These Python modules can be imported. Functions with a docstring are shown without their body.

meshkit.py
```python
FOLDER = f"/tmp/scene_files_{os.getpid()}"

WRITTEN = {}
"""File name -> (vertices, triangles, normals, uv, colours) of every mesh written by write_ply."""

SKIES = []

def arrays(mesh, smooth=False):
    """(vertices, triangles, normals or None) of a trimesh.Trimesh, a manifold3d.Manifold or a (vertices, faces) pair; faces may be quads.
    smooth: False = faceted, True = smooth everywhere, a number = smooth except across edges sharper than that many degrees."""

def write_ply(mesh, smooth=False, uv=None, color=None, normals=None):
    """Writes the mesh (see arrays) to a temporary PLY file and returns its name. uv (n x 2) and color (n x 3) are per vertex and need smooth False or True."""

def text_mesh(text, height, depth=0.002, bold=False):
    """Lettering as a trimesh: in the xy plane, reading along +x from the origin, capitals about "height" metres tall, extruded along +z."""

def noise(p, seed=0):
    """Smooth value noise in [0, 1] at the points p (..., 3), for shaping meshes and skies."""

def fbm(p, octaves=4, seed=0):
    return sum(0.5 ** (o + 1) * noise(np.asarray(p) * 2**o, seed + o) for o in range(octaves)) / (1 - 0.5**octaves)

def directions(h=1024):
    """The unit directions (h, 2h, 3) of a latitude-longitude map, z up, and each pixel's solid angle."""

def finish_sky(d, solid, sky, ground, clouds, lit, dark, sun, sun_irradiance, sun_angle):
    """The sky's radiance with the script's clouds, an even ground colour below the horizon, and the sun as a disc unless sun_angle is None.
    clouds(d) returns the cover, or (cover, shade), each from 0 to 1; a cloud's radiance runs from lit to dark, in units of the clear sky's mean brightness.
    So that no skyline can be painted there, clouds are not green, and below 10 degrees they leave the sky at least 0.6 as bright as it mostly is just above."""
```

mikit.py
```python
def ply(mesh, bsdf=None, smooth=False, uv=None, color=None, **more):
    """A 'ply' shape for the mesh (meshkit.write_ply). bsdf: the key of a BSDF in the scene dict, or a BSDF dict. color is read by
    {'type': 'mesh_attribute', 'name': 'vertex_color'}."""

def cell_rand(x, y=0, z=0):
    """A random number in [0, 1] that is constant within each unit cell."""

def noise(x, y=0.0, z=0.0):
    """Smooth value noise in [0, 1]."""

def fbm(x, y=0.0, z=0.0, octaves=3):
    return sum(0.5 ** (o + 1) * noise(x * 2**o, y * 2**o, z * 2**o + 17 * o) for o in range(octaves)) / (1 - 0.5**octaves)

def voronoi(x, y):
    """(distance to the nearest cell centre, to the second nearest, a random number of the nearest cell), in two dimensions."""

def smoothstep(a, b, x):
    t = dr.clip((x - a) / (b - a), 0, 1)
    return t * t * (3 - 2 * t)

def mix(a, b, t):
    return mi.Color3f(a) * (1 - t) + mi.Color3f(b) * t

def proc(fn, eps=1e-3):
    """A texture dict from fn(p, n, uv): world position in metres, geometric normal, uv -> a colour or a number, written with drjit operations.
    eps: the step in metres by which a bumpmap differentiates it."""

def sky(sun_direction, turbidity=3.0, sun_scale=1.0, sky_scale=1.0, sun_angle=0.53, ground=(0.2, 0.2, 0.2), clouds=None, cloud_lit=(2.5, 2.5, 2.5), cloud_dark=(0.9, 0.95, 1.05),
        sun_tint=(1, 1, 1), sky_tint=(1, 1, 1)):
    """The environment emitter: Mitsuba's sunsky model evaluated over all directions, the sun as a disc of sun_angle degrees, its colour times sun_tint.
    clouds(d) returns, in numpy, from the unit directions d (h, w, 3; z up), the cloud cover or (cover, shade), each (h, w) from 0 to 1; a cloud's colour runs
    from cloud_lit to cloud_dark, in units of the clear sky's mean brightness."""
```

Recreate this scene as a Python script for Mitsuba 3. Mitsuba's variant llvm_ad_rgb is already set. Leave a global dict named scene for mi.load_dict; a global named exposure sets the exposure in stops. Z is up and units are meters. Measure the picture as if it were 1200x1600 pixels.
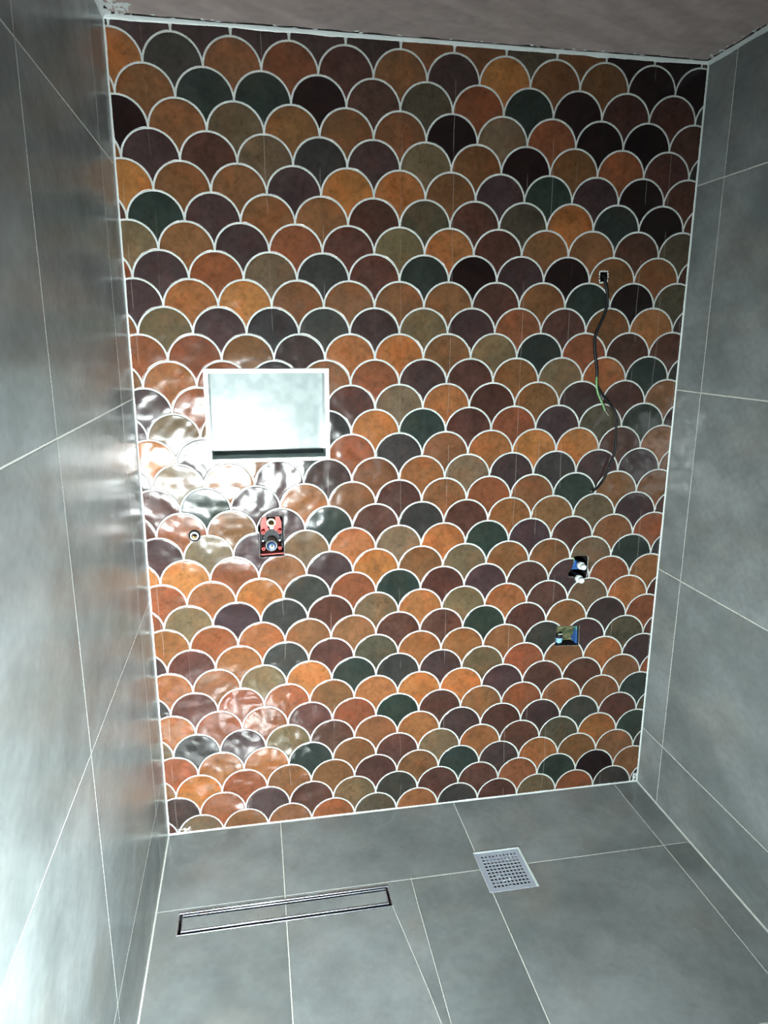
import math, random
import numpy as np, trimesh, mitsuba as mi, drjit as dr
import mikit, meshkit
from mikit import noise, fbm, smoothstep, mix
import shapely
from shapely.geometry import Polygon, box as sbox, LineString
from shapely import affinity

random.seed(7)
RNG = np.random.default_rng(7)
T = mi.ScalarTransform4f
W, H, DEPTH = 1.657, 2.348, 3.25          # shower room: x 0..W, z 0..H, tiled back wall at y = 0, front wall at y = -DEPTH

# ------------------------------------------------------------------ camera, light, exposure
YAW, PITCH, ROLL, FOCAL = 0.1816, -0.2412, 0.0034, 1109.1
EYE = np.array([0.1976, -1.2601, 0.9515]) * W
fw = np.array([math.sin(YAW) * math.cos(PITCH), math.cos(YAW) * math.cos(PITCH), math.sin(PITCH)])
rt = np.cross(fw, [0, 0, 1]); rt /= np.linalg.norm(rt)
up = np.cross(rt, fw)
up = -math.sin(ROLL) * rt + math.cos(ROLL) * up
scene = {
    'camera': {'type': 'perspective', 'fov': math.degrees(2 * math.atan(600 / FOCAL)), 'fov_axis': 'x', 'near_clip': 0.02,
               'to_world': T().look_at(origin=EYE.tolist(), target=(EYE + fw).tolist(), up=up.tolist())},
    'daylight': {'type': 'constant', 'radiance': {'type': 'rgb', 'value': [0.03, 0.033, 0.034]}},   # dim hall light, enters by the doorway behind the camera
}
LAMP_POS = np.array([0.235, -2.240, 0.865])      # site floodlight standing beside the photographer, low and to the left
LAMP_AIM = np.array([-0.460, 0.0, 0.530])
LAMP_RGB = np.array([0.91, 1.0, 1.0]) * 112.0
exposure = 3.12

labels = {}
count = {}


def key_of(name, parent=None):
    base = (parent + '__' if parent else '') + name
    n = count.get(base, 0)
    count[base] = n + 1
    return base if n == 0 else f'{base}_{n:03d}'


def add(name, mesh, bsdf, parent=None, smooth=False, label=None, cat=None, group=None, kind=None, **more):
    k = key_of(name, parent)
    scene[k] = mikit.ply(mesh, bsdf, smooth=smooth, **more) if not isinstance(mesh, dict) else mesh
    tag(k, label, cat, group, kind)
    return k


def tag(k, label=None, cat=None, group=None, kind=None):
    d = {a: b for a, b in (('label', label), ('category', cat), ('group', group), ('kind', kind)) if b}
    if d:
        labels[k] = {**labels.get(k, {}), **d}


def thing(name, label, cat, group=None):
    k = key_of(name)
    tag(k, label, cat, group)
    return k


# ------------------------------------------------------------------ mesh helpers
def bx(x0, x1, y0, y1, z0, z1, bevel=0.0):
    if bevel <= 0:
        m = trimesh.creation.box(extents=[x1 - x0, y1 - y0, z1 - z0])
        m.apply_translation([(x0 + x1) / 2, (y0 + y1) / 2, (z0 + z1) / 2])
        return m
    b, pts = bevel, []
    for sx in (0, 1):
        for sy in (0, 1):
            for sz in (0, 1):
                p = np.array([(x0, x1)[sx], (y0, y1)[sy], (z0, z1)[sz]], float)
                d = np.array([1 - 2 * sx, 1 - 2 * sy, 1 - 2 * sz]) * b
                for a in range(3):
                    e = d.copy(); e[a] = 0
                    pts.append(p + e)
    return trimesh.convex.convex_hull(np.array(pts))


def cat_mesh(*ms):
    return trimesh.util.concatenate(list(ms))


def tube(points, radii, sides=12, cap=True):
    p = np.asarray(points, float)
    n = len(p)
    r = np.broadcast_to(np.asarray(radii, float), (n,))
    t = np.gradient(p, axis=0); t /= np.linalg.norm(t, axis=1, keepdims=True)
    a = np.cross(t[0], [1.0, 0.2, 0.1]); a /= np.linalg.norm(a)
    ang = np.arange(sides) * 2 * math.pi / sides
    V = []
    for i in range(n):
        a = a - t[i] * (a @ t[i]); a /= np.linalg.norm(a)
        b = np.cross(t[i], a)
        V.append(p[i] + r[i] * (np.cos(ang)[:, None] * a + np.sin(ang)[:, None] * b))
    V = np.vstack(V + [p[:1], p[-1:]])
    F = []
    for i in range(n - 1):
        for j in range(sides):
            k = (j + 1) % sides
            q = [i * sides + j, i * sides + k, (i + 1) * sides + k, (i + 1) * sides + j]
            F += [[q[0], q[1], q[2]], [q[0], q[2], q[3]]]
    if cap:
        c0, c1 = n * sides, n * sides + 1
        for j in range(sides):
            k = (j + 1) % sides
            F += [[c0, k, j], [c1, (n - 1) * sides + j, (n - 1) * sides + k]]
    return trimesh.Trimesh(V, F, process=False)


def spline(points, n=60):
    from scipy.interpolate import CubicSpline
    p = np.asarray(points, float)
    s = np.r_[0, np.cumsum(np.linalg.norm(np.diff(p, axis=0), axis=1))]
    return CubicSpline(s, p, axis=0)(np.linspace(0, s[-1], n))


def lathe_y(profile, centre, sides=32):
    """profile: (radius, y) points; a body of revolution about the wall's normal through centre (x, z)."""
    pr = np.asarray(profile, float)
    ang = np.arange(sides) * 2 * math.pi / sides
    V = np.vstack([np.c_[centre[0] + r * np.cos(ang), np.full(sides, y), centre[1] + r * np.sin(ang)] for r, y in pr])
    F = []
    for i in range(len(pr) - 1):
        for j in range(sides):
            k = (j + 1) % sides
            a, b, c, d = i * sides + j, i * sides + k, (i + 1) * sides + k, (i + 1) * sides + j
            F += [[a, c, b], [a, d, c]]
    m = trimesh.Trimesh(V, F, process=True)
    m.update_faces(m.nondegenerate_faces())
    m.remove_unreferenced_vertices()
    m.fix_normals()
    return m


def frame_map(kind):
    """2-D wall coordinates + outward height h -> world."""
    if kind == 'back':
        return lambda a, b, h: np.c_[a, -h, b]
    if kind == 'left':
        return lambda a, b, h: np.c_[h, a, b]
    if kind == 'right':
        return lambda a, b, h: np.c_[W - h, a, b]
    if kind == 'floor':
        return lambda a, b, h: np.c_[a, b, h]
    if kind == 'ceiling':
        return lambda a, b, h: np.c_[a, b, H - h]


def slab(poly, kind, h0, h1):
    """A plane polygon (with openings) extruded from height h0 to h1 over its surface."""
    f = frame_map(kind)
    ms = []
    for g in getattr(poly, 'geoms', [poly]):
        m = trimesh.creation.extrude_polygon(g, h1 - h0, engine='earcut')
        v = np.asarray(m.vertices)
        m = trimesh.Trimesh(f(v[:, 0], v[:, 1], v[:, 2] + h0), m.faces, process=False)
        m.fix_normals()
        ms.append(m)
    return cat_mesh(*ms)


def clean_ring(ring, ccw=True):
    c = np.array(ring.coords)[:-1]
    c = c[np.linalg.norm(c - np.roll(c, 1, 0), axis=1) > 2.5e-4]
    return c if Polygon(c).exterior.is_ccw == ccw else c[::-1]


def offset_ring(c, d):
    e = np.roll(c, -1, 0) - c
    e /= np.linalg.norm(e, axis=1, keepdims=True)
    nrm = np.c_[-e[:, 1], e[:, 0]]                  # towards the material, for an outline run counter-clockwise and openings run clockwise
    m = nrm + np.roll(nrm, 1, 0)
    s = np.maximum((m * m).sum(1, keepdims=True) / 2, 0.55)
    return c + d * m / s


def tile_mesh(poly, kind, rings, tilt=(0, 0)):
    """A tile: rings = [(inset, height), ...] from the buried foot to the face; the face is filled with triangles."""
    import mapbox_earcut
    f = frame_map(kind)
    outlines = [clean_ring(poly.exterior)] + [clean_ring(r, False) for r in poly.interiors]
    mid = outlines[0].mean(0)
    V, F, top, flat, ends, base = [], [], [], [], [], 0
    for c in outlines:
        n = len(c)
        for ins, h in rings:
            r = offset_ring(c, ins) if ins else c
            V.append(f(r[:, 0], r[:, 1], h + (r - mid) @ np.array(tilt)))
        j, k = np.arange(n), (np.arange(n) + 1) % n
        for i in range(len(rings) - 1):
            p, q = base + i * n, base + (i + 1) * n
            F += [np.c_[p + j, p + k, q + k], np.c_[p + j, q + k, q + j]]
        top.append(base + (len(rings) - 1) * n + j)
        flat.append(c)
        ends.append((ends[-1] if ends else 0) + n)
        base += n * len(rings)
    tri = mapbox_earcut.triangulate_float64(np.vstack(flat), np.array(ends, np.uint32)).reshape(-1, 3)
    F.append(np.concatenate(top)[tri])
    V = np.vstack(V)
    a, b, c = (V[F[-1][:, q]] for q in range(3))
    want = f(np.zeros(1), np.zeros(1), np.ones(1))[0] - f(np.zeros(1), np.zeros(1), np.zeros(1))[0]
    F = np.vstack(F)
    if np.cross(b - a, c - a).sum(0) @ want < 0:
        F = F[:, ::-1]
    return trimesh.Trimesh(V, F, process=False)


# ------------------------------------------------------------------ materials
def rgb(*c):
    return {'type': 'rgb', 'value': list(map(float, c))}


def principled(base, rough, **more):
    return {'type': 'twosided', 'bsdf': {'type': 'principled', 'base_color': base if isinstance(base, dict) else rgb(*base), 'roughness': rough, **more}}


def unpack(uv):
    a, b = dr.floor(uv.x * 65536 + 0.5), dr.floor(uv.y * 65536 + 0.5)
    r = dr.floor(a / 256); g = a - r * 256
    bl = dr.floor(b / 256); s = (b - bl * 256) / 255
    return mi.Color3f(dr.square(r / 255), dr.square(g / 255), dr.square(bl / 255)), s


def pack(c, seed):
    q = [int(round(255 * math.sqrt(min(max(x, 0), 1)))) for x in c]
    return (q[0] * 256 + q[1]) / 65536, (q[2] * 256 + int(seed)) / 65536


def glaze(p, n, uv):
    """Fired glaze: the tile's own colour, cloudy mottling that turns rusty in places, dark speckle, thin whitish drip streaks."""
    c, s = unpack(uv)
    o = s * 37
    cloud = fbm(p.x * 26 + o, p.z * 26, o, 4)
    fine = fbm(p.x * 120, p.z * 120 + o, 2.0, 3)
    c = c * (0.62 + 0.76 * cloud) * (0.80 + 0.40 * fine)
    rust = smoothstep(0.48, 0.75, fbm(p.x * 24 + o * 3, p.z * 24 + 5, 1.0, 3))
    c = mix(c, mi.Color3f(c.x * 1.30, c.y * 0.98, c.z * 0.85), rust * 0.55)
    c = c * (1 - 0.22 * smoothstep(0.48, 0.80, fbm(p.x * 95 + 9, p.z * 95 + o, 6.0, 3)))
    x = (p.x - 0.031 + 0.016 * p.z / H) / 0.0739
    k = dr.floor(x + 0.5)
    wob = (noise(k * 7.3, p.z * 9) - 0.5) * 0.10
    line = 1 - smoothstep(0.006, 0.022, dr.abs(x - k + wob))
    gate = smoothstep(0.50, 0.66, noise(k * 3.1 + 9, p.z * 13)) * smoothstep(0.35, 0.6, noise(k * 5.7, 3.0))
    c = mix(c, mi.Color3f(0.32, 0.30, 0.27), line * gate * 0.30)
    return c


def glaze_bump(p, n, uv):
    return fbm(p.x * 17 + 3, p.z * 17, 4.0, 2) * 1.0 + 0.16 * noise(p.x * 55, p.z * 55, 1.0)


def porcelain(p, n, uv):
    x, y, z = p.x + uv.x * 91, p.y + uv.y * 37, p.z + uv.x * 17
    big = fbm(x * 3.4, y * 3.4, z * 3.4, 4)
    mid = fbm(x * 12 + 7, y * 12, z * 12, 3)
    fine = fbm(x * 70, y * 70, z * 70, 2)
    c = mix(mi.Color3f(0.155, 0.177, 0.176), mi.Color3f(0.232, 0.256, 0.257), smoothstep(0.3, 0.72, big))
    c = mix(c, mi.Color3f(0.200, 0.198, 0.182), smoothstep(0.5, 0.75, fbm(x * 5 + 40, y * 5, z * 5, 3)) * 0.5)
    return c * (0.76 + 0.48 * mid) * (0.90 + 0.20 * fine)


def grout_col(p, n, uv):
    return mi.Color3f(0.41, 0.435, 0.415) * (0.78 + 0.44 * fbm(p.x * 60 + p.y * 13, p.z * 60 + p.y * 60, 1.0, 3))


def plaster_col(p, n, uv):
    streak = fbm(p.x * 4 + p.y * 2, p.y * 16 - p.x * 9, 1.0, 4)
    c = mix(mi.Color3f(0.285, 0.235, 0.222), mi.Color3f(0.355, 0.296, 0.281), smoothstep(0.3, 0.7, streak))
    return c * (0.86 + 0.28 * fbm(p.x * 40, p.y * 40, 3.0, 3))


def plaster_bump(p, n, uv):
    return fbm(p.x * 3 + p.y * 2, p.y * 14 - p.x * 8, 1.0, 3)


def niche_dust(p, n, uv):
    d = fbm(p.x * 30, p.z * 30, p.y * 30, 4)
    return mix(mi.Color3f(0.25, 0.295, 0.29), mi.Color3f(0.32, 0.365, 0.36), smoothstep(0.35, 0.65, d))


scene['glaze_bsdf'] = {'type': 'twosided', 'bsdf': {'type': 'bumpmap', 'tex': mikit.proc(glaze_bump, 1.5e-3), 'scale': 0.0042,
                       'bsdf': {'type': 'principled', 'base_color': mikit.proc(glaze), 'roughness': 0.16, 'specular': 0.42}}}
scene['porcelain_bsdf'] = principled(mikit.proc(porcelain), 0.25, specular=0.15)
scene['floor_bsdf'] = principled(mikit.proc(porcelain), 0.085, specular=0.30)
scene['grout_bsdf'] = principled(mikit.proc(grout_col), 0.7)
scene['joint_bsdf'] = principled((0.56, 0.57, 0.53), 0.7)
scene['plaster_bsdf'] = {'type': 'twosided', 'bsdf': {'type': 'bumpmap', 'tex': mikit.proc(plaster_bump, 3e-3), 'scale': 0.005,
                         'bsdf': {'type': 'principled', 'base_color': mikit.proc(plaster_col), 'roughness': 0.75}}}
scene['board_bsdf'] = principled((0.07, 0.06, 0.055), 0.8)
scene['sealant_bsdf'] = principled((0.56, 0.61, 0.60), 0.4)
scene['niche_bsdf'] = principled(mikit.proc(niche_dust), 0.20, specular=0.26)
scene['niche_rim_bsdf'] = principled((0.80, 0.83, 0.74), 0.3)
scene['chrome_bsdf'] = principled((0.80, 0.88, 0.98), 0.22, metallic=1.0)
scene['steel_bsdf'] = principled((0.34, 0.385, 0.45), 0.45, metallic=0.1)
scene['brass_bsdf'] = principled((0.86, 0.72, 0.42), 0.2, metallic=1.0)
scene['black_bsdf'] = principled((0.008, 0.008, 0.009), 0.5, specular=0.2)
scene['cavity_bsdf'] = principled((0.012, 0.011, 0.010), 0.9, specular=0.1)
scene['red_bsdf'] = principled((0.36, 0.022, 0.014), 0.45, specular=0.3)
scene['blue_bsdf'] = principled((0.025, 0.085, 0.26), 0.35)
scene['pale_blue_bsdf'] = principled((0.20, 0.42, 0.66), 0.35)
scene['deep_blue_bsdf'] = principled((0.012, 0.035, 0.11), 0.4)
scene['white_bsdf'] = principled((0.60, 0.68, 0.66), 0.35)
scene['cable_bsdf'] = principled((0.007, 0.008, 0.009), 0.5, specular=0.25)
scene['green_wire_bsdf'] = principled((0.16, 0.34, 0.14), 0.4)
scene['copper_bsdf'] = principled((0.55, 0.50, 0.42), 0.3, metallic=0.8)
scene['teal_bsdf'] = principled((0.07, 0.22, 0.20), 0.5)


def moss(p, n, uv):
    return mix(mi.Color3f(0.016, 0.030, 0.010), mi.Color3f(0.115, 0.115, 0.055), smoothstep(0.35, 0.7, fbm(p.x * 60, p.z * 60, p.y * 60, 4)))


scene['insulation_bsdf'] = principled(mikit.proc(moss), 0.9)

# ------------------------------------------------------------------ openings in the tiled back wall (x, z in metres)
NX0, NX1, NZ0, NZ1 = 0.1925, 0.5465, 1.2220, 1.4890
niche_open = sbox(NX0 + 0.004, NZ0 + 0.004, NX1 - 0.004, NZ1 - 0.004)
valve_open = Polygon([(0.3395, 1.0545), (0.4035, 1.0560), (0.4040, 0.9290), (0.3290, 0.9270), (0.3300, 1.004), (0.3260, 1.011), (0.3262, 1.026), (0.3310, 1.033)])
pipe_c = (0.1415, 1.0055)
pipe_open = Polygon([(pipe_c[0] + 0.0182 * math.cos(t), pipe_c[1] + 0.0182 * math.sin(t)) for t in np.arange(28) * 2 * math.pi / 28])
cable_open = Polygon([(1.3660, 1.7700), (1.3760, 1.7718), (1.3925, 1.7712), (1.3945, 1.7560), (1.3930, 1.7420), (1.3800, 1.7400), (1.3690, 1.7385), (1.3672, 1.7540)])
caps_open = Polygon([(1.347, 0.8760), (1.360, 0.8790), (1.395, 0.8775), (1.4005, 0.8697), (1.4000, 0.8549), (1.4010, 0.8232), (1.3990, 0.7990), (1.3560, 0.7995),
                     (1.352, 0.8060), (1.334, 0.8076), (1.3323, 0.818), (1.3442, 0.8358), (1.3486, 0.8541)])
square_open = Polygon([(1.3030, 0.6340), (1.3855, 0.6310), (1.3880, 0.5575), (1.3020, 0.5620)])
openings = shapely.union_all([niche_open, valve_open, pipe_open, cable_open, caps_open, square_open])

# ------------------------------------------------------------------ scallop tiles of the back wall
KX = [0.543615107816668, 0.5237170046883767, -0.002512960706094544, 0.005358606177585323, -0.0009492390655368443, 0.000488231740812084, 0.0016953076676259997, 0.0066227865779779765, -0.0006942019164298974]
KZ = [0.7401440547078668, 0.004480116727120796, 0.6938346120667508, -0.0006529327728129086, -0.00013369990295217802, 0.005547564680095818, 0.00797605954361538, -0.0009763003064824938, 0.004290266318388295]


def lattice(i, j):
    u, v = np.asarray(i, float) / 12 - 1, np.asarray(j, float) / 16 - 1
    b = np.stack([np.ones_like(u), u, v, u * v, u * u, v * v, v ** 3, u * v * v, u * u * v], -1)
    return np.stack([b @ np.array(KX), b @ np.array(KZ)], -1) * W


# one letter per tile, row by row from the ceiling down: O o orange, B brown, R rust, M maroon, P plum, K charcoal, G green black, T taupe, A olive, N near black
ROWS = '''KPPPPPBBABNNM OKBRMBPOBBNN BBGGNMARGNMMK NBTBBBNTRNNM BPMTKPTBNBRMK OBBPOOBPGPNM MGPBBMAMAOGNM TBPRMToMBBMA RPRTKMGNPNBBM PoOBBBBMBGNA BTPKKPTPRMBoP
RRBPOOBTGRMM BoRKBRPMBToGK PRBBMToMBPMB PTTMKOGMRPAGP OPBKRKBoOOMB PToPPBoTPKPPB MGPoBMBRBGBB MRBPGMKMoBTPM PTPToTOGPMBR OORBPOBTBBTGK RoOKRGMPMPRo RTPKMToToMToM
oRoBBMMGMBPR PMoKMAooBKPAM oBTOGKPTRBoP KMRRBoOOPMMBR oRRMRGMBRBBG TKPTMBoPMPKMA RoOGBMToMAoG BORBBMBGPoBBK PRPMTKMMRGNB MTBBRAoKMTRKK'''.split()
assert len(ROWS) == 33 and all(len(r) == (12 if (32 - k) % 2 else 13) for k, r in enumerate(ROWS))
PALETTE = {'O': (0.205, 0.081, 0.027), 'o': (0.155, 0.062, 0.024), 'B': (0.108, 0.049, 0.022), 'R': (0.122, 0.042, 0.020), 'M': (0.046, 0.021, 0.016), 'P': (0.031, 0.019, 0.019),
           'K': (0.023, 0.022, 0.020), 'G': (0.016, 0.022, 0.018), 'T': (0.084, 0.059, 0.034), 'A': (0.046, 0.038, 0.025), 'N': (0.009, 0.005, 0.005)}


def fan_outline():
    a = np.linspace(0, math.pi, 25)
    top = np.c_[np.cos(a), np.sin(a)]
    b = np.linspace(math.pi / 2, 0, 13)[1:]
    left = np.c_[-1 + np.cos(b), -1 + np.sin(b)]               # from (-1, 0) to the tip at (0, -1)
    right = np.c_[1 - np.cos(b[::-1]), -1 + np.sin(b[::-1])][1:]
    return np.vstack([top, left, right])


FAN = fan_outline()
wall_rect = sbox(0.0035, 0.0035, W - 0.0035, H - 0.006)
add('wall_back', slab(sbox(-0.12, -0.10, W + 0.12, H + 0.10).difference(openings), 'back', -0.100, -0.0012), 'grout_bsdf', kind='structure',
    label='back wall of the shower covered with glossy scallop tiles in browns and greys')
tiles = []
for r, row in enumerate(ROWS):
    J = 32 - r
    for c, letter in enumerate(row):
        I = 2 * c - (0 if J % 2 else 1)
        pts = lattice(I + FAN[:, 0], J - 1 + FAN[:, 1])
        g = Polygon(pts).buffer(-0.0027, quad_segs=3, join_style='mitre').intersection(wall_rect)
        g = g.difference(openings.buffer(0.0004))
        for piece in getattr(g, 'geoms', [g]):
            if piece.area < 2.5e-5:
                continue
            piece = piece.buffer(-0.0016, join_style='mitre').buffer(0.0016, join_style='mitre').simplify(5e-5)
            piece = max(getattr(piece, 'geoms', [piece]), key=lambda q: q.area)
            if piece.geom_type == 'Polygon' and piece.area > 2.5e-5:
                tiles.append((piece, letter))
tiles.sort(key=lambda t: -t[0].area)
rest = ([], [], [])
for n, (piece, letter) in enumerate(tiles):
    col = np.array(PALETTE[letter]) * RNG.uniform(0.86, 1.14) * RNG.uniform(0.95, 1.05, 3)
    off = RNG.uniform(-0.0002, 0.0002)
    q = 1.0 if piece.area > 6e-4 else 0.3
    rings = [(0, -0.0030), (0, -0.0004 + off), (0.0007 * q, 0.0001 + off), (0.0022 * q, 0.0004 + off)]
    m = tile_mesh(piece, 'back', rings, RNG.uniform(-0.006, 0.006, 2))
    v, f, nn = meshkit.arrays(m, 50)
    uv = np.tile(pack(col, RNG.integers(0, 255)), (len(v), 1))
    mm = trimesh.Trimesh(v, f, process=False)
    if n < 300:
        add('tile', mm, 'glaze_bsdf', 'wall_back', smooth=True, uv=uv)
    else:
        rest[0].append(mm); rest[1].append(uv)
add('cut_tiles', cat_mesh(*rest[0]), 'glaze_bsdf', 'wall_back', smooth=True, uv=np.vstack(rest[1]), kind='stuff')

# ------------------------------------------------------------------ large grey porcelain tiles: side walls and floor
GAP = 0.0015
PORC = [(0, -0.0060), (0, -0.0006), (0.0006, 0.0)]


def porcelain_tile(poly, kind, holder):
    m = tile_mesh(poly, kind, PORC, RNG.uniform(-0.0008, 0.0008, 2))
    uv = np.tile(RNG.uniform(0, 1, 2), (len(m.vertices), 1))
    add('tile', m, 'floor_bsdf' if kind == 'floor' else 'porcelain_bsdf', holder, uv=uv)


def grid_tiles(kind, holder, xs, ys, cut=None):
    for a0, a1 in zip(xs[:-1], xs[1:]):
        for b0, b1 in zip(ys[:-1], ys[1:]):
            g = sbox(min(a0, a1) + GAP, min(b0, b1) + GAP, max(a0, a1) - GAP, max(b0, b1) - GAP)
            if cut is not None:
                g = g.difference(cut)
            for piece in getattr(g, 'geoms', [g]):
                if piece.area > 1e-4:
                    porcelain_tile(piece, kind, holder)


add('wall_left', bx(-0.12, -0.0004, -DEPTH, 0, -0.10, H + 0.10), 'joint_bsdf', kind='structure', label='left side wall of large grey concrete-look tiles, close and brightly lit')
add('wall_right', bx(W + 0.0005, W + 0.12, -DEPTH, 0, -0.10, H + 0.10), 'joint_bsdf', kind='structure', label='right side wall of large grey concrete-look tiles with a narrow strip at the corner')
Z_L = [0.002, 0.134 * W, 0.4885 * W, 0.850 * W, 1.212 * W, H - 0.004]
Z_R = [0.002, 0.1325 * W, 0.4935 * W, 0.855 * W, 1.218 * W, H - 0.004]
Y_L = [-0.003, -0.112 * W, -0.492 * W, -0.854 * W, -1.216 * W, -1.578 * W, -DEPTH]
Y_R = [-0.003, -0.0785 * W, -0.441 * W, -0.803 * W, -1.165 * W, -1.527 * W, -DEPTH]
grid_tiles('left', 'wall_left', Y_L, Z_L)
grid_tiles('right', 'wall_right', Y_R, Z_R)

DX0, DX1, DY0, DY1 = 0.0648, 0.6632, -0.4220, -0.3425       # linear drain
GX0, GX1, GY0, GY1 = 0.9535, 1.1030, -0.4235, -0.2570       # square floor drain
drain_rect, gully_rect = sbox(DX0, DY0, DX1, DY1), sbox(GX0, GY0, GX1, GY1)
add('floor', slab(sbox(-0.12, -DEPTH, W + 0.12, 0).difference(shapely.union_all([drain_rect, gully_rect])), 'floor', -0.10, -0.0010), 'joint_bsdf', kind='structure',
    label='shower floor of large grey concrete-look tiles')
cuts = shapely.union_all([drain_rect.buffer(0.001, join_style='mitre'), gully_rect.buffer(0.001, join_style='mitre'),
                          LineString([(0.661, -0.4115), (0.699, -0.703), (0.708, -0.794), (0.722, -0.95)]).buffer(0.0009),
                          LineString([(0.7370, -0.32), (0.7352, -0.416), (0.7327, -0.641), (0.728, -0.95)]).buffer(0.0009)])
X_F = [0.003, 0.2185 * W, 0.5795 * W, 0.9445 * W, W - 0.003]
Y_F = [-0.003, -0.1985 * W, -0.560 * W, -0.922 * W, -1.284 * W, -1.646 * W, -DEPTH]
grid_tiles('floor', 'floor', X_F, Y_F, cuts)

# ------------------------------------------------------------------ ceiling: raw plaster with a ragged edge, over dark board
add('ceiling', bx(-0.12, W + 0.12, -DEPTH, 0.10, H + 0.006, H + 0.12), 'board_bsdf', kind='structure', label='raw brown plaster ceiling with a ragged edge along the walls')


def ragged_rect(x0, x1, y0, y1, step=0.012, amp=0.007):
    pts = []
    for (ax, ay), (cx, cy) in (((x0, y0), (x1, y0)), ((x1, y0), (x1, y1)), ((x1, y1), (x0, y1)), ((x0, y1), (x0, y0))):
        n = max(2, int(math.hypot(cx - ax, cy - ay) / step))
        for k in range(n):
            t = k / n
            px, py = ax + (cx - ax) * t, ay + (cy - ay) * t
            j = (meshkit.noise(np.array([px * 28, py * 28, 1.0]), 3) - 0.5) * 2 * amp + (meshkit.noise(np.array([px * 90, py * 90, 4.0]), 5) - 0.5) * amp
            s = np.array([0.5 * (x0 + x1) - px, 0.5 * (y0 + y1) - py]); s /= np.linalg.norm(s)
            pts.append((px + s[0] * j, py + s[1] * j))
    return Polygon(pts).buffer(0)


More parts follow.
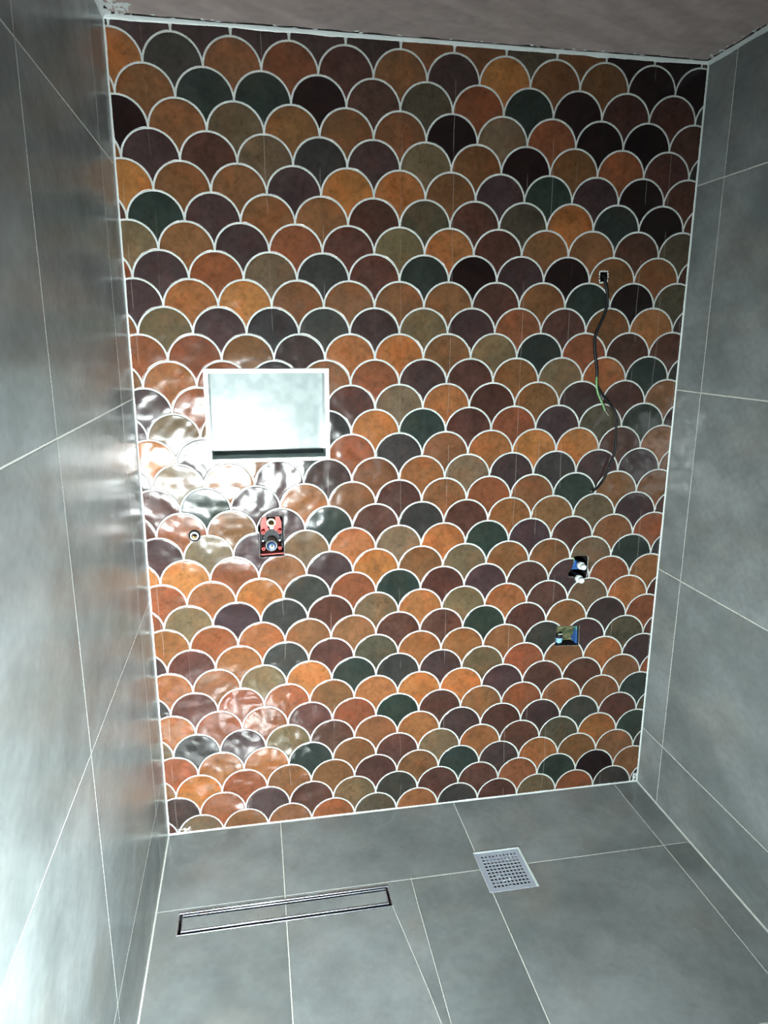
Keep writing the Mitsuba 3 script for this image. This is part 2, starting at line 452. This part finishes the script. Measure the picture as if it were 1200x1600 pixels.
add('plaster', slab(ragged_rect(0.016, W - 0.016, -DEPTH + 0.01, -0.017), 'ceiling', -0.0062, 0.0), 'plaster_bsdf', 'ceiling')
chips = []
for k in range(70):
    side = RNG.choice(3, p=[0.5, 0.3, 0.2])
    if side == 0:
        cpos = [RNG.uniform(0.02, W - 0.02), -RNG.uniform(0.010, 0.026)]
    elif side == 1:
        cpos = [W - RNG.uniform(0.010, 0.028), -RNG.uniform(0.02, 0.45)]
    else:
        cpos = [RNG.uniform(0.008, 0.05), -RNG.uniform(0.005, 0.09)]
    m = trimesh.creation.icosphere(subdivisions=1, radius=1.0)
    s = RNG.uniform(0.0016, 0.0048)
    m.vertices *= np.array([s * RNG.uniform(1, 2.6), s * RNG.uniform(0.6, 1.1), s * 0.45]) * (0.75 + 0.5 * RNG.random((len(m.vertices), 1)))
    m.apply_transform(trimesh.transformations.rotation_matrix(RNG.uniform(-0.5, 0.5) + (1.57 if side == 1 else 0), [0, 0, 1]))
    m.apply_translation([cpos[0], cpos[1], H - 0.0005])
    chips.append(m)
add('plaster_chips', cat_mesh(*chips), 'sealant_bsdf', 'ceiling', kind='stuff', label='white filler crumbs along the ceiling edge')

add('wall_front', slab(sbox(-0.12, -0.10, W + 0.12, H + 0.1).difference(sbox(0.55, 0.0, 1.45, 2.03)), 'back', DEPTH, DEPTH + 0.12), 'plaster_bsdf', kind='structure',
    label='front wall behind the viewer with the doorway')


# sealant beads in the corners
def bead(a, b, across1, across2, r, seed):
    """A wavy quarter-round bead of sealant from a to b, in the corner whose two walls run along across1 and across2."""
    a, b = np.array(a, float), np.array(b, float)
    n = max(12, int(np.linalg.norm(b - a) / 0.02))
    e1, e2 = np.array(across1, float), np.array(across2, float)
    V, F, k = [], [], 6
    for i in range(n + 1):
        p = a + (b - a) * i / n
        w = r * (0.75 + 0.6 * meshkit.noise(p * 21 + seed, 2)) * (0.85 + 0.3 * meshkit.noise(p * 80 + seed, 4))
        for q in range(k):
            t = q / (k - 1) * math.pi / 2
            cc = 1 - 0.86 * np.array([math.sin(t), math.cos(t)])       # concave fillet
            V.append(p + e1 * w * (1 - math.sin(t)) ** 0.8 + e2 * w * (1 - math.cos(t)) ** 0.8)
        V.append(p - 0.0006 * (e1 + e2))
    k += 1
    for i in range(n):
        for q in range(k):
            s = (q + 1) % k
            A, B, C, D = i * k + q, i * k + s, (i + 1) * k + s, (i + 1) * k + q
            F += [[A, B, C], [A, C, D]]
    m = trimesh.Trimesh(np.array(V), F, process=False)
    m.fix_normals()
    return m


BEADS = [((0, 0, 0), (0, 0, H), (1, 0, 0), (0, -1, 0), 0.0046, 'white sealant bead up the corner of the left wall and the scallop wall'),
         ((W, 0, 0), (W, 0, H), (-1, 0, 0), (0, -1, 0), 0.0032, 'white sealant bead up the corner of the right wall and the scallop wall'),
         ((0, 0, H), (W, 0, H), (0, -1, 0), (0, 0, -1), 0.0085, 'white sealant bead between the scallop wall and the ceiling'),
         ((0, 0, 0), (W, 0, 0), (0, -1, 0), (0, 0, 1), 0.0040, 'white sealant bead between the scallop wall and the floor'),
         ((W, 0, H), (W, -DEPTH, H), (-1, 0, 0), (0, 0, -1), 0.0085, 'white sealant bead between the right wall and the ceiling'),
         ((0, 0, H), (0, -DEPTH, H), (1, 0, 0), (0, 0, -1), 0.0100, 'white sealant bead between the left wall and the ceiling'),
         ((W, 0, 0), (W, -DEPTH, 0), (-1, 0, 0), (0, 0, 1), 0.0018, 'thin sealant bead between the right wall and the floor'),
         ((0, 0, 0), (0, -DEPTH, 0), (1, 0, 0), (0, 0, 1), 0.0015, 'thin sealant bead between the left wall and the floor')]
for n, (a, b, e1, e2, r, lab) in enumerate(BEADS):
    add(f'trim_{n + 1}', bead(a, b, e1, e2, r, n * 3.7), 'sealant_bsdf', smooth=40, kind='structure', label=lab)

def crumbs_mesh(n, make):
    ms = []
    for k in range(n):
        m = trimesh.creation.icosphere(subdivisions=1, radius=1)
        centre, size = make()
        m.vertices = m.vertices * size * (0.7 + 0.6 * RNG.random((len(m.vertices), 1))) + centre
        ms.append(m)
    return cat_mesh(*ms)


add('residue', crumbs_mesh(22, lambda: (np.array([RNG.uniform(0.030, 0.078), -0.0006, RNG.uniform(0.006, 0.020)]), np.array([RNG.uniform(0.0012, 0.0035), 0.0006, RNG.uniform(0.0010, 0.0028)]))), 'sealant_bsdf', 'trim_4',
    kind='stuff', label='white residue smeared on the lowest scallop tile by the left corner')
add('residue', crumbs_mesh(16, lambda: (np.array([W - RNG.uniform(0.004, 0.018), -0.0006, RNG.uniform(0.004, 0.034)]), np.array([RNG.uniform(0.0015, 0.004), 0.0006, RNG.uniform(0.0015, 0.004)]))), 'sealant_bsdf', 'trim_2',
    kind='stuff', label='white residue smeared in the bottom right corner')
add('smear', crumbs_mesh(26, lambda: (np.array([RNG.uniform(0.004, 0.075), -RNG.uniform(0.004, 0.10), H - 0.0004]), np.array([RNG.uniform(0.002, 0.006), RNG.uniform(0.006, 0.020), 0.0012]))), 'sealant_bsdf', 'ceiling',
    kind='stuff', label='white filler smeared on the ceiling in the left corner')

# ------------------------------------------------------------------ niche
nk = thing('wall_niche', 'white framed rectangular shelf niche set into the scallop wall', 'niche')
ND, RIM = 0.080, 0.0125
ring = sbox(NX0, NZ0, NX1, NZ1).difference(sbox(NX0 + RIM, NZ0 + 0.010, NX1 - RIM, NZ1 - RIM))
f = slab(ring, 'back', 0.0006, 0.0040)
add('frame', f, 'niche_rim_bsdf', nk)
ix0, ix1, iz0, iz1 = NX0 + RIM, NX1 - RIM, NZ0 + 0.010, NZ1 - RIM
add('back_panel', bx(ix0 - 0.003, ix1 + 0.003, ND, ND + 0.003, iz0 - 0.003, iz1 + 0.003), 'niche_bsdf', nk)
add('side_panel', bx(ix0 - 0.003, ix0, -0.0008, ND, iz0, iz1), 'niche_bsdf', nk)
add('side_panel', bx(ix1, ix1 + 0.003, -0.0008, ND, iz0, iz1), 'niche_bsdf', nk)
add('top_panel', bx(ix0 - 0.003, ix1 + 0.003, -0.0008, ND, iz1, iz1 + 0.003), 'niche_bsdf', nk)
add('shelf', bx(ix0 - 0.003, ix1 + 0.003, -0.0008, ND, iz0 - 0.003, iz0), 'niche_bsdf', nk)

# ------------------------------------------------------------------ concealed shower valve
vk = thing('shower_valve', 'red plastic concealed shower valve body with brass spindle in a rough cut recess', 'shower valve')
vo = valve_open.buffer(-0.0006)
hb = slab(vo.difference(vo.buffer(-0.0018)), 'back', -0.075, -0.0015)
add('housing', cat_mesh(hb, slab(vo, 'back', -0.078, -0.075)), 'black_bsdf', vk)
vb = Polygon([(0.3420, 1.0535), (0.3530, 1.0535), (0.3530, 1.0300), (0.3560, 1.0185), (0.3600, 1.0120), (0.3500, 1.0045), (0.3350, 1.0040), (0.3345, 1.0330)])
vr = affinity.scale(vb, xfact=-1, origin=(0.3662, 1.03))
add('bracket', slab(vb, 'back', -0.040, -0.012), 'red_bsdf', vk, label='red plastic cheek left of the spindle')
add('bracket', slab(vr, 'back', -0.040, -0.012), 'red_bsdf', vk, label='red plastic cheek right of the spindle')
add('base_plate', slab(Polygon([(0.3320, 0.9325), (0.4020, 0.9345), (0.4017, 0.9385), (0.3330, 0.9365)]), 'back', -0.040, -0.006), 'red_bsdf', vk)
add('core', cat_mesh(slab(Polygon([(0.3335, 0.9370), (0.4015, 0.939), (0.4005, 1.003), (0.3340, 1.003)]), 'back', -0.074, -0.055)), 'black_bsdf', vk)
for x, z, y0, y1 in ((0.3415, 1.0075, -0.045, 0.010), (0.3910, 1.0080, -0.045, 0.010), (0.3410, 0.9560, -0.045, 0.006), (0.3905, 0.9565, -0.045, 0.006)):
    add('screw_lug', lathe_y([(0.0022, -y1 + 0.012), (0.0022, -y1), (0.0050, -y1), (0.0058, -y1 + 0.001), (0.0058, -y0), (0.0022, -y0), (0.0022, -y1 + 0.012)], (x, z), 20), 'red_bsdf', vk, smooth=35)
add('cartridge_ring', lathe_y([(0.0090, 0.040), (0.0090, 0.006), (0.0132, 0.006), (0.0140, 0.009), (0.0140, 0.045), (0.0090, 0.045)], (0.3666, 1.0335), 32), 'brass_bsdf', vk, smooth=35)
sp = add('spindle', lathe_y([(0.0030, 0.010), (0.0030, -0.020), (0.0062, -0.020), (0.0072, -0.017), (0.0072, 0.030), (0.0, 0.030)], (0.3672, 1.0270), 28), 'brass_bsdf', vk, smooth=35)
add('spline_screw', lathe_y([(0.0, -0.016), (0.0016, -0.016), (0.0016, 0.005), (0.0, 0.005)], (0.3672, 1.0270), 12), 'chrome_bsdf', sp, smooth=35)
add('sleeve', lathe_y([(0.0135, 0.050), (0.0135, 0.008), (0.0155, 0.004), (0.0172, 0.007), (0.0172, 0.050)], (0.3655, 0.9610), 32), 'white_bsdf', vk, smooth=35)
cap = add('diverter_cap', lathe_y([(0.0, -0.004), (0.0078, -0.004), (0.0085, 0.000), (0.0085, 0.030), (0.0, 0.030)], (0.3664, 0.9605), 28), 'pale_blue_bsdf', vk, smooth=35, label='pale blue plastic cap')
add('ring', lathe_y([(0.0088, 0.010), (0.0088, 0.003), (0.0122, 0.002), (0.0128, 0.006), (0.0128, 0.040), (0.0088, 0.040)], (0.3664, 0.9605), 28), 'deep_blue_bsdf', vk, smooth=35, label='dark blue ring')
add('slot', lathe_y([(0.0, -0.0046), (0.0036, -0.0046), (0.0036, 0.0), (0.0, 0.0)], (0.3668, 0.9645), 16), 'black_bsdf', cap)
for x in (0.3405, 0.3905):
    add('pin', lathe_y([(0.0, 0.006), (0.0024, 0.006), (0.0030, 0.008), (0.0030, 0.054), (0.0, 0.054)], (x, 0.9780), 16), 'chrome_bsdf', vk, smooth=35)

# ------------------------------------------------------------------ wall outlet elbow left of the valve
pk = thing('pipe_outlet', 'round brass threaded pipe outlet in the scallop wall left of the red valve', 'pipe fitting')
add('socket', lathe_y([(0.0126, 0.040), (0.0126, -0.0035), (0.0120, -0.0045), (0.0088, -0.0045), (0.0083, -0.003), (0.0083, 0.040)], pipe_c, 36), 'chrome_bsdf', pk, smooth=35)
add('collar', lathe_y([(0.0127, 0.016), (0.0127, 0.010), (0.0178, 0.009), (0.0178, 0.040)], pipe_c, 32), 'cavity_bsdf', pk, smooth=35)
for q in range(5):
    y = 0.001 + q * 0.004
    add('thread', lathe_y([(0.0086, y - 0.0014), (0.0074, y), (0.0086, y + 0.0014)], pipe_c, 28), 'brass_bsdf', pk, smooth=35)
add('plug', lathe_y([(0.0, 0.030), (0.0083, 0.030), (0.0170, 0.040), (0.0170, 0.060), (0.0, 0.060)], pipe_c, 28), 'black_bsdf', pk)

# ------------------------------------------------------------------ capped pipes
ho = caps_open.buffer(-0.0006)
hk = thing('pipe_box', 'dark ragged hole in the scallop wall with blue plastic inside, behind the white pipe caps', 'pipe box')
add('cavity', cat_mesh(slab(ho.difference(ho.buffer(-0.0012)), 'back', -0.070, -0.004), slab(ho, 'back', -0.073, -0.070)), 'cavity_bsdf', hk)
add('bracket', cat_mesh(bx(1.3490, 1.3650, 0.012, 0.050, 0.8360, 0.8600, 0.003), bx(1.3450, 1.3900, 0.030, 0.060, 0.8200, 0.8340, 0.003)), 'blue_bsdf', hk, label='blue plastic pipe bracket')
add('seal', tube(spline([(1.3495, 0.010, 0.8720), (1.3520, 0.006, 0.8650), (1.3530, 0.012, 0.8570)], 12), 0.0022, 8), 'green_wire_bsdf', hk, smooth=40, label='pale green sealing strip')
for n, (x, z, lab) in enumerate(((1.3725, 0.8465, 'water pipe end with white plastic cap, upper of the two sticking out of the wall'), (1.3685, 0.8010, 'water pipe end with white plastic cap, lower of the two sticking out of the wall'))):
    ck = thing('water_pipe', lab, 'pipe', 'capped water pipes')
    fk = add('cap', lathe_y([(0.0, 0.000), (0.0, -0.013), (0.0100, -0.013), (0.0122, -0.0125), (0.0132, -0.0105), (0.0132, -0.004), (0.0124, 0.000), (0.0, 0.000)], (x, z), 32), 'white_bsdf', ck, smooth=35)
    add('knob', lathe_y([(0.0095, -0.012), (0.0095, -0.026), (0.0088, -0.0285), (0.0060, -0.0300), (0.0052, -0.0285), (0.0, -0.0285)], (x, z), 32), 'white_bsdf', fk, smooth=35)
    add('pipe', lathe_y([(0.0, 0.0695), (0.0088, 0.0695), (0.0088, 0.0), (0.0, 0.0)], (x, z + (0.004 if n else 0)), 24), 'black_bsdf' if n else 'blue_bsdf', ck, smooth=35)

# ------------------------------------------------------------------ square service opening
so = square_open.buffer(-0.0006)
sk = thing('wall_box', 'square opening in the scallop wall with mossy green filling and a blue lining', 'wall box')
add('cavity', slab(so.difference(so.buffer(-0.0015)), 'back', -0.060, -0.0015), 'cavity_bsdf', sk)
g = np.linspace(0, 1, 22)
gx, gz = np.meshgrid(1.3005 + 0.089 * g, 0.556 + 0.080 * g)
P3 = np.stack([gx, np.zeros_like(gx), gz], -1).reshape(-1, 3)
yy = 0.050 - 0.034 * meshkit.fbm(P3 * 45, 4, 2) - 0.012 * (P3[:, 2] - 0.556) / 0.08
P3[:, 1] = yy
F3 = [[a, b, c] for r in range(21) for q in range(21) for a, b, c in ((r * 22 + q, r * 22 + q + 1, r * 22 + q + 23), (r * 22 + q, r * 22 + q + 23, r * 22 + q + 22))]
keep = shapely.contains_xy(so.buffer(-0.001), P3[:, 0], P3[:, 2])
F3 = [t for t in F3 if keep[t].all()]
fm = trimesh.Trimesh(P3, F3, process=False); fm.remove_unreferenced_vertices()
add('filling', fm, 'insulation_bsdf', sk, smooth=True, label='mossy green rough filling')
add('back_plate', slab(so, 'back', -0.064, -0.060), 'cavity_bsdf', sk)
add('lining', cat_mesh(slab(Polygon([(1.3780, 0.5640), (1.3860, 0.5590), (1.3848, 0.6050), (1.3790, 0.6100)]), 'back', -0.050, -0.010)), 'blue_bsdf', sk, label='blue plastic lining')
add('lining', slab(Polygon([(1.3795, 0.6105), (1.3848, 0.6060), (1.3838, 0.6285), (1.3800, 0.6285)]), 'back', -0.050, -0.012), 'teal_bsdf', sk, label='teal plastic lining')
hose = thing('pipe_end', 'black capped pipe end with pale blue band in the square wall opening', 'pipe end')
add('pipe', tube([(1.3205, 0.014, 0.5625), (1.3205, 0.014, 0.5705), (1.3205, 0.014, 0.5715)], [0.0105, 0.0105, 0.0098], 24), 'black_bsdf', hose, smooth=40)
add('band', tube([(1.3205, 0.014, 0.5705), (1.3205, 0.014, 0.5708), (1.3205, 0.014, 0.5870), (1.3205, 0.014, 0.5875)], [0.0108, 0.0114, 0.0114, 0.0108], 24), 'pale_blue_bsdf', hose, smooth=40, label='pale blue band')
add('top', tube([(1.3205, 0.014, 0.5872), (1.3205, 0.014, 0.5960), (1.3205, 0.014, 0.5985), (1.3205, 0.014, 0.5990)], [0.0112, 0.0112, 0.0098, 0.0070], 24), 'black_bsdf', hose, smooth=40)
add('tag', bx(1.3130, 1.3290, 0.006, 0.0068, 0.6000, 0.6022), 'white_bsdf', hose)

# ------------------------------------------------------------------ loose cable hanging from a hole
ek = thing('cable_hole', 'small chipped square hole high on the right of the scallop wall', 'hole')
co = cable_open.buffer(-0.0004)
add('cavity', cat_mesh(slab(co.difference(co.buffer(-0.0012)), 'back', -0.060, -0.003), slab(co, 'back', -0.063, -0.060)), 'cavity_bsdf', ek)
cr = np.array(cable_open.exterior.coords)[:-1]
chip = []
for a, b in zip(cr, np.roll(cr, -1, 0)):
    for t in np.linspace(0, 1, 5)[:-1]:
        if RNG.random() < 0.30:
            continue
        p = a + (b - a) * t
        m = trimesh.creation.icosphere(subdivisions=1, radius=1)
        m.vertices *= np.array([RNG.uniform(0.0012, 0.0026), 0.0007, RNG.uniform(0.0012, 0.0030)]) * (0.7 + 0.6 * RNG.random((len(m.vertices), 1)))
        m.apply_translation([p[0], -0.0006, p[1]])
        chip.append(m)
add('chipped_edge', cat_mesh(*chip), 'sealant_bsdf', ek, label='white chipped edge', kind='stuff')


kk = thing('electric_cable', 'loose black electric cable hanging down the scallop wall from the chipped hole', 'cable')
CABLE = [(1.3800, 0.058, 1.764), (1.3795, 0.020, 1.762), (1.3790, -0.006, 1.7540), (1.3800, -0.014, 1.7393), (1.3886, -0.014, 1.7092), (1.3905, -0.013, 1.6694), (1.3800, -0.012, 1.6301), (1.3625, -0.011, 1.5848),
         (1.3629, -0.012, 1.5392), (1.3710, -0.014, 1.4941), (1.3752, -0.014, 1.4485)]
add('sheath', tube(spline(CABLE, 90), 0.0046, 12), 'cable_bsdf', kk, smooth=40)
add('wire', tube(spline([(1.3752, -0.0140, 1.4560), (1.3765, -0.013, 1.4380), (1.3916, -0.011, 1.4149), (1.4200, -0.010, 1.3830), (1.4460, -0.010, 1.3527), (1.4542, -0.011, 1.3144), (1.4557, -0.012, 1.2717), (1.4538, -0.013, 1.2184),
     (1.4440, -0.012, 1.1836), (1.4312, -0.011, 1.1464), (1.4120, -0.011, 1.1134), (1.3875, -0.013, 1.0996)], 90), 0.0037, 10), 'cable_bsdf', kk, smooth=40, label='black wire')
add('wire', tube(spline([(1.3740, -0.0160, 1.4600), (1.3722, -0.020, 1.4450), (1.3768, -0.022, 1.4157), (1.3944, -0.021, 1.3830), (1.4073, -0.020, 1.3569)], 40), 0.0030, 10), 'green_wire_bsdf', kk, smooth=40, label='green wire')
for k in range(3):
    add('wire_strand', tube(spline([(1.4068, -0.020 + 0.0008 * k, 1.3580), (1.4130 + 0.001 * k, -0.020, 1.3500), (1.4200 + 0.0016 * k, -0.019 + 0.001 * k, 1.3419 - 0.001 * k)], 8), 0.0008, 6), 'copper_bsdf', kk)
add('wire_end', tube([(1.3880, -0.0130, 1.1000), (1.3862, -0.0132, 1.0990), (1.3822, -0.0134, 1.0985)], 0.0014, 8), 'copper_bsdf', kk)

# ------------------------------------------------------------------ linear drain with tile insert
dk = thing('shower_drain', 'long linear shower drain with chrome frame and grey tile insert, near the left wall', 'drain')


def frame_ring(x0, x1, y0, y1, w, z0, z1):
    return slab(sbox(x0, y0, x1, y1).difference(sbox(x0 + w[0], y0 + w[2], x1 - w[1], y1 - w[3])), 'floor', z0, z1)


def rim(x0, x1, y0, y1, w, z):
    """rounded rods of radii w = (left, right, front, back) along the rectangle's sides"""
    p = [(x0, y0), (x1, y0), (x1, y1), (x0, y1)]
    ms = []
    for (a, b), r in (((0, 3), w[0]), ((1, 2), w[1]), ((0, 1), w[2]), ((3, 2), w[3])):
        ms.append(tube([[*p[a], z], [(p[a][0] + p[b][0]) / 2, (p[a][1] + p[b][1]) / 2, z], [*p[b], z]], r, 16))
    return cat_mesh(*ms)


add('rim', rim(DX0 + 0.0015, DX1 - 0.0012, DY0 + 0.0012, DY1 - 0.0030, (0.0016, 0.0013, 0.0012, 0.0030), 0.0004), 'chrome_bsdf', dk, smooth=50)
add('frame', frame_ring(DX0, DX1, DY0, DY1, (0.0035, 0.0025, 0.0025, 0.0060), -0.030, 0.0), 'chrome_bsdf', dk)
add('channel', cat_mesh(frame_ring(DX0 + 0.0026, DX1 - 0.0026, DY0 + 0.0026, DY1 - 0.004, (0.001, 0.001, 0.001, 0.001), -0.060, -0.004), bx(DX0, DX1, DY0, DY1, -0.062, -0.060)), 'black_bsdf', dk)
TX0, TX1, TY0, TY1 = DX0 + 0.0105, DX1 - 0.0085, DY0 + 0.0095, DY1 - 0.0100
tk = add('tray', cat_mesh(frame_ring(TX0, TX1, TY0, TY1, (0.0030, 0.0025, 0.0055, 0.0035), -0.014, 0.0), rim(TX0 + 0.0015, TX1 - 0.0012, TY0 + 0.0028, TY1 - 0.0018, (0.0015, 0.0012, 0.0027, 0.0017), 0.0), bx(TX0 + 0.001, TX1 - 0.001, TY0 + 0.001, TY1 - 0.001, -0.016, -0.012)), 'chrome_bsdf', dk, smooth=50)
jx = 0.2185 * W
for x0, x1 in ((TX0 + 0.0032, jx - 0.0012), (jx + 0.0012, TX1 - 0.0027)):
    m = tile_mesh(sbox(x0, TY0 + 0.0058, x1, TY1 - 0.0085), 'floor', [(0, -0.011), (0, -0.0006), (0.0006, 0.0)])
    add('tile_insert', m, 'floor_bsdf', tk, uv=np.tile([0.3, 0.6], (len(m.vertices), 1)))
add('insert_joint', bx(jx - 0.0012, jx + 0.0012, TY0 + 0.0058, TY1 - 0.0085, -0.011, -0.0010), 'joint_bsdf', tk)

# ------------------------------------------------------------------ square floor drain
gk = thing('floor_drain', 'square steel floor drain grate with rows of small holes', 'drain')
plate = Polygon([(GX0 + 0.0175, GY0 + 0.0035), (GX1 - 0.0070, GY0 + 0.0035), (GX1 - 0.0070, GY1 - 0.0070), (GX0 + 0.0050, GY1 - 0.0070), (GX0 + 0.0050, GY0 + 0.0130)])
holes = []
hx = np.linspace(GX0 + 0.0215, GX1 - 0.0225, 10)
hy = np.linspace(GY0 + 0.0200, GY1 - 0.0235, 10)
for x in hx:
    for y in hy:
        holes.append(shapely.Point(x, y).buffer(0.0044, quad_segs=3))
add('grate', slab(plate.difference(shapely.union_all(holes)), 'floor', -0.0008, 0.0006), 'steel_bsdf', gk)
outer = gully_rect
fr = outer.difference(plate.buffer(0.0002, join_style='mitre'))
add('frame', slab(fr, 'floor', -0.030, 0.0012), 'steel_bsdf', gk)
add('edging', cat_mesh(bx(GX1 - 0.0062, GX1 + 0.0006, GY0 - 0.001, GY1 + 0.0006, 0.0012, 0.0030, 0.0006), bx(GX0 - 0.0020, GX1 - 0.0062, GY1 - 0.0050, GY1 + 0.0006, 0.0012, 0.0030, 0.0006)), 'white_bsdf', gk,
    label='white edging strip on the back and right')
add('sump', bx(GX0 + 0.001, GX1 - 0.001, GY0 + 0.001, GY1 - 0.001, -0.060, -0.045), 'black_bsdf', gk)
crumbs = []
for k in range(9):
    m = trimesh.creation.icosphere(subdivisions=1, radius=1)
    m.vertices *= RNG.uniform(0.0012, 0.0026) * np.array([1.2, 1, 0.45]) * (0.7 + 0.6 * RNG.random((len(m.vertices), 1)))
    m.apply_translation([RNG.uniform(GX0 + 0.02, GX0 + 0.09) if k > 2 else GX1 - 0.04, GY0 + RNG.uniform(0.012, 0.06) if k > 2 else GY1 - 0.025 - 0.006 * k, 0.0010])
    crumbs.append(m)
add('debris', cat_mesh(*crumbs), 'white_bsdf', gk, kind='stuff', label='white grout crumbs')

# ------------------------------------------------------------------ site floodlight that lights the room (stands beside the photographer)
lk = thing('floodlight', 'black site floodlight on a tripod stand beside the photographer, shining at the scallop wall', 'lamp')
ax = LAMP_AIM - LAMP_POS; ax /= np.linalg.norm(ax)
sx = np.cross(ax, [0, 0, 1]); sx /= np.linalg.norm(sx)
sz = np.cross(sx, ax)


def lamp_mesh(m):
    v = np.asarray(m.vertices)
    return trimesh.Trimesh(LAMP_POS + v[:, :1] * sx + v[:, 1:2] * ax + v[:, 2:] * sz, m.faces, process=False)


LW, LH = 0.150, 0.110
hm = cat_mesh(bx(-LW - 0.02, LW + 0.02, -0.070, -0.012, -LH - 0.02, LH + 0.02, 0.006), bx(-LW - 0.02, LW + 0.02, -0.012, 0.006, LH, LH + 0.02, 0.003), bx(-LW - 0.02, LW + 0.02, -0.012, 0.006, -LH - 0.02, -LH, 0.003),
              bx(-LW - 0.02, -LW, -0.012, 0.006, -LH, LH, 0.003), bx(LW, LW + 0.02, -0.012, 0.006, -LH, LH, 0.003))
add('housing', lamp_mesh(hm), 'black_bsdf', lk)
q = np.array([[-LW, -0.008, -LH], [LW, -0.008, -LH], [LW, -0.008, LH], [-LW, -0.008, LH]])
em = trimesh.Trimesh(LAMP_POS + q[:, :1] * sx + q[:, 1:2] * ax + q[:, 2:] * sz, [[0, 1, 2], [0, 2, 3]], process=False)
if em.face_normals[0] @ ax < 0:
    em.faces = em.faces[:, ::-1]
k = add('led_panel', em, 'white_bsdf', lk)
scene[k]['emitter'] = {'type': 'area', 'radiance': rgb(*LAMP_RGB)}
for a0, a1, b0, b1, h in ((LW, LW + 0.004, -LH, LH, 0.060), (-LW - 0.004, -LW, -LH, LH, 0.240), (-LW, LW, LH, LH + 0.004, 0.148), (-LW, LW, -LH - 0.004, -LH, 0.195)):
    add('barn_door', lamp_mesh(bx(a0, a1, 0.006, h, b0, b1)), 'black_bsdf', lk)
base = LAMP_POS - ax * 0.045
add('pole', tube([base + [0, 0, -0.11], [base[0], base[1], 0.45], [base[0], base[1], 0.30]], 0.014, 14), 'black_bsdf', lk, smooth=40)
for a in (0.4, 2.5, 4.6):
    add('leg', tube([[base[0], base[1], 0.48], [base[0] + 0.20 * math.cos(a), base[1] + 0.20 * math.sin(a), 0.008]], 0.010, 10), 'black_bsdf', lk, smooth=40)
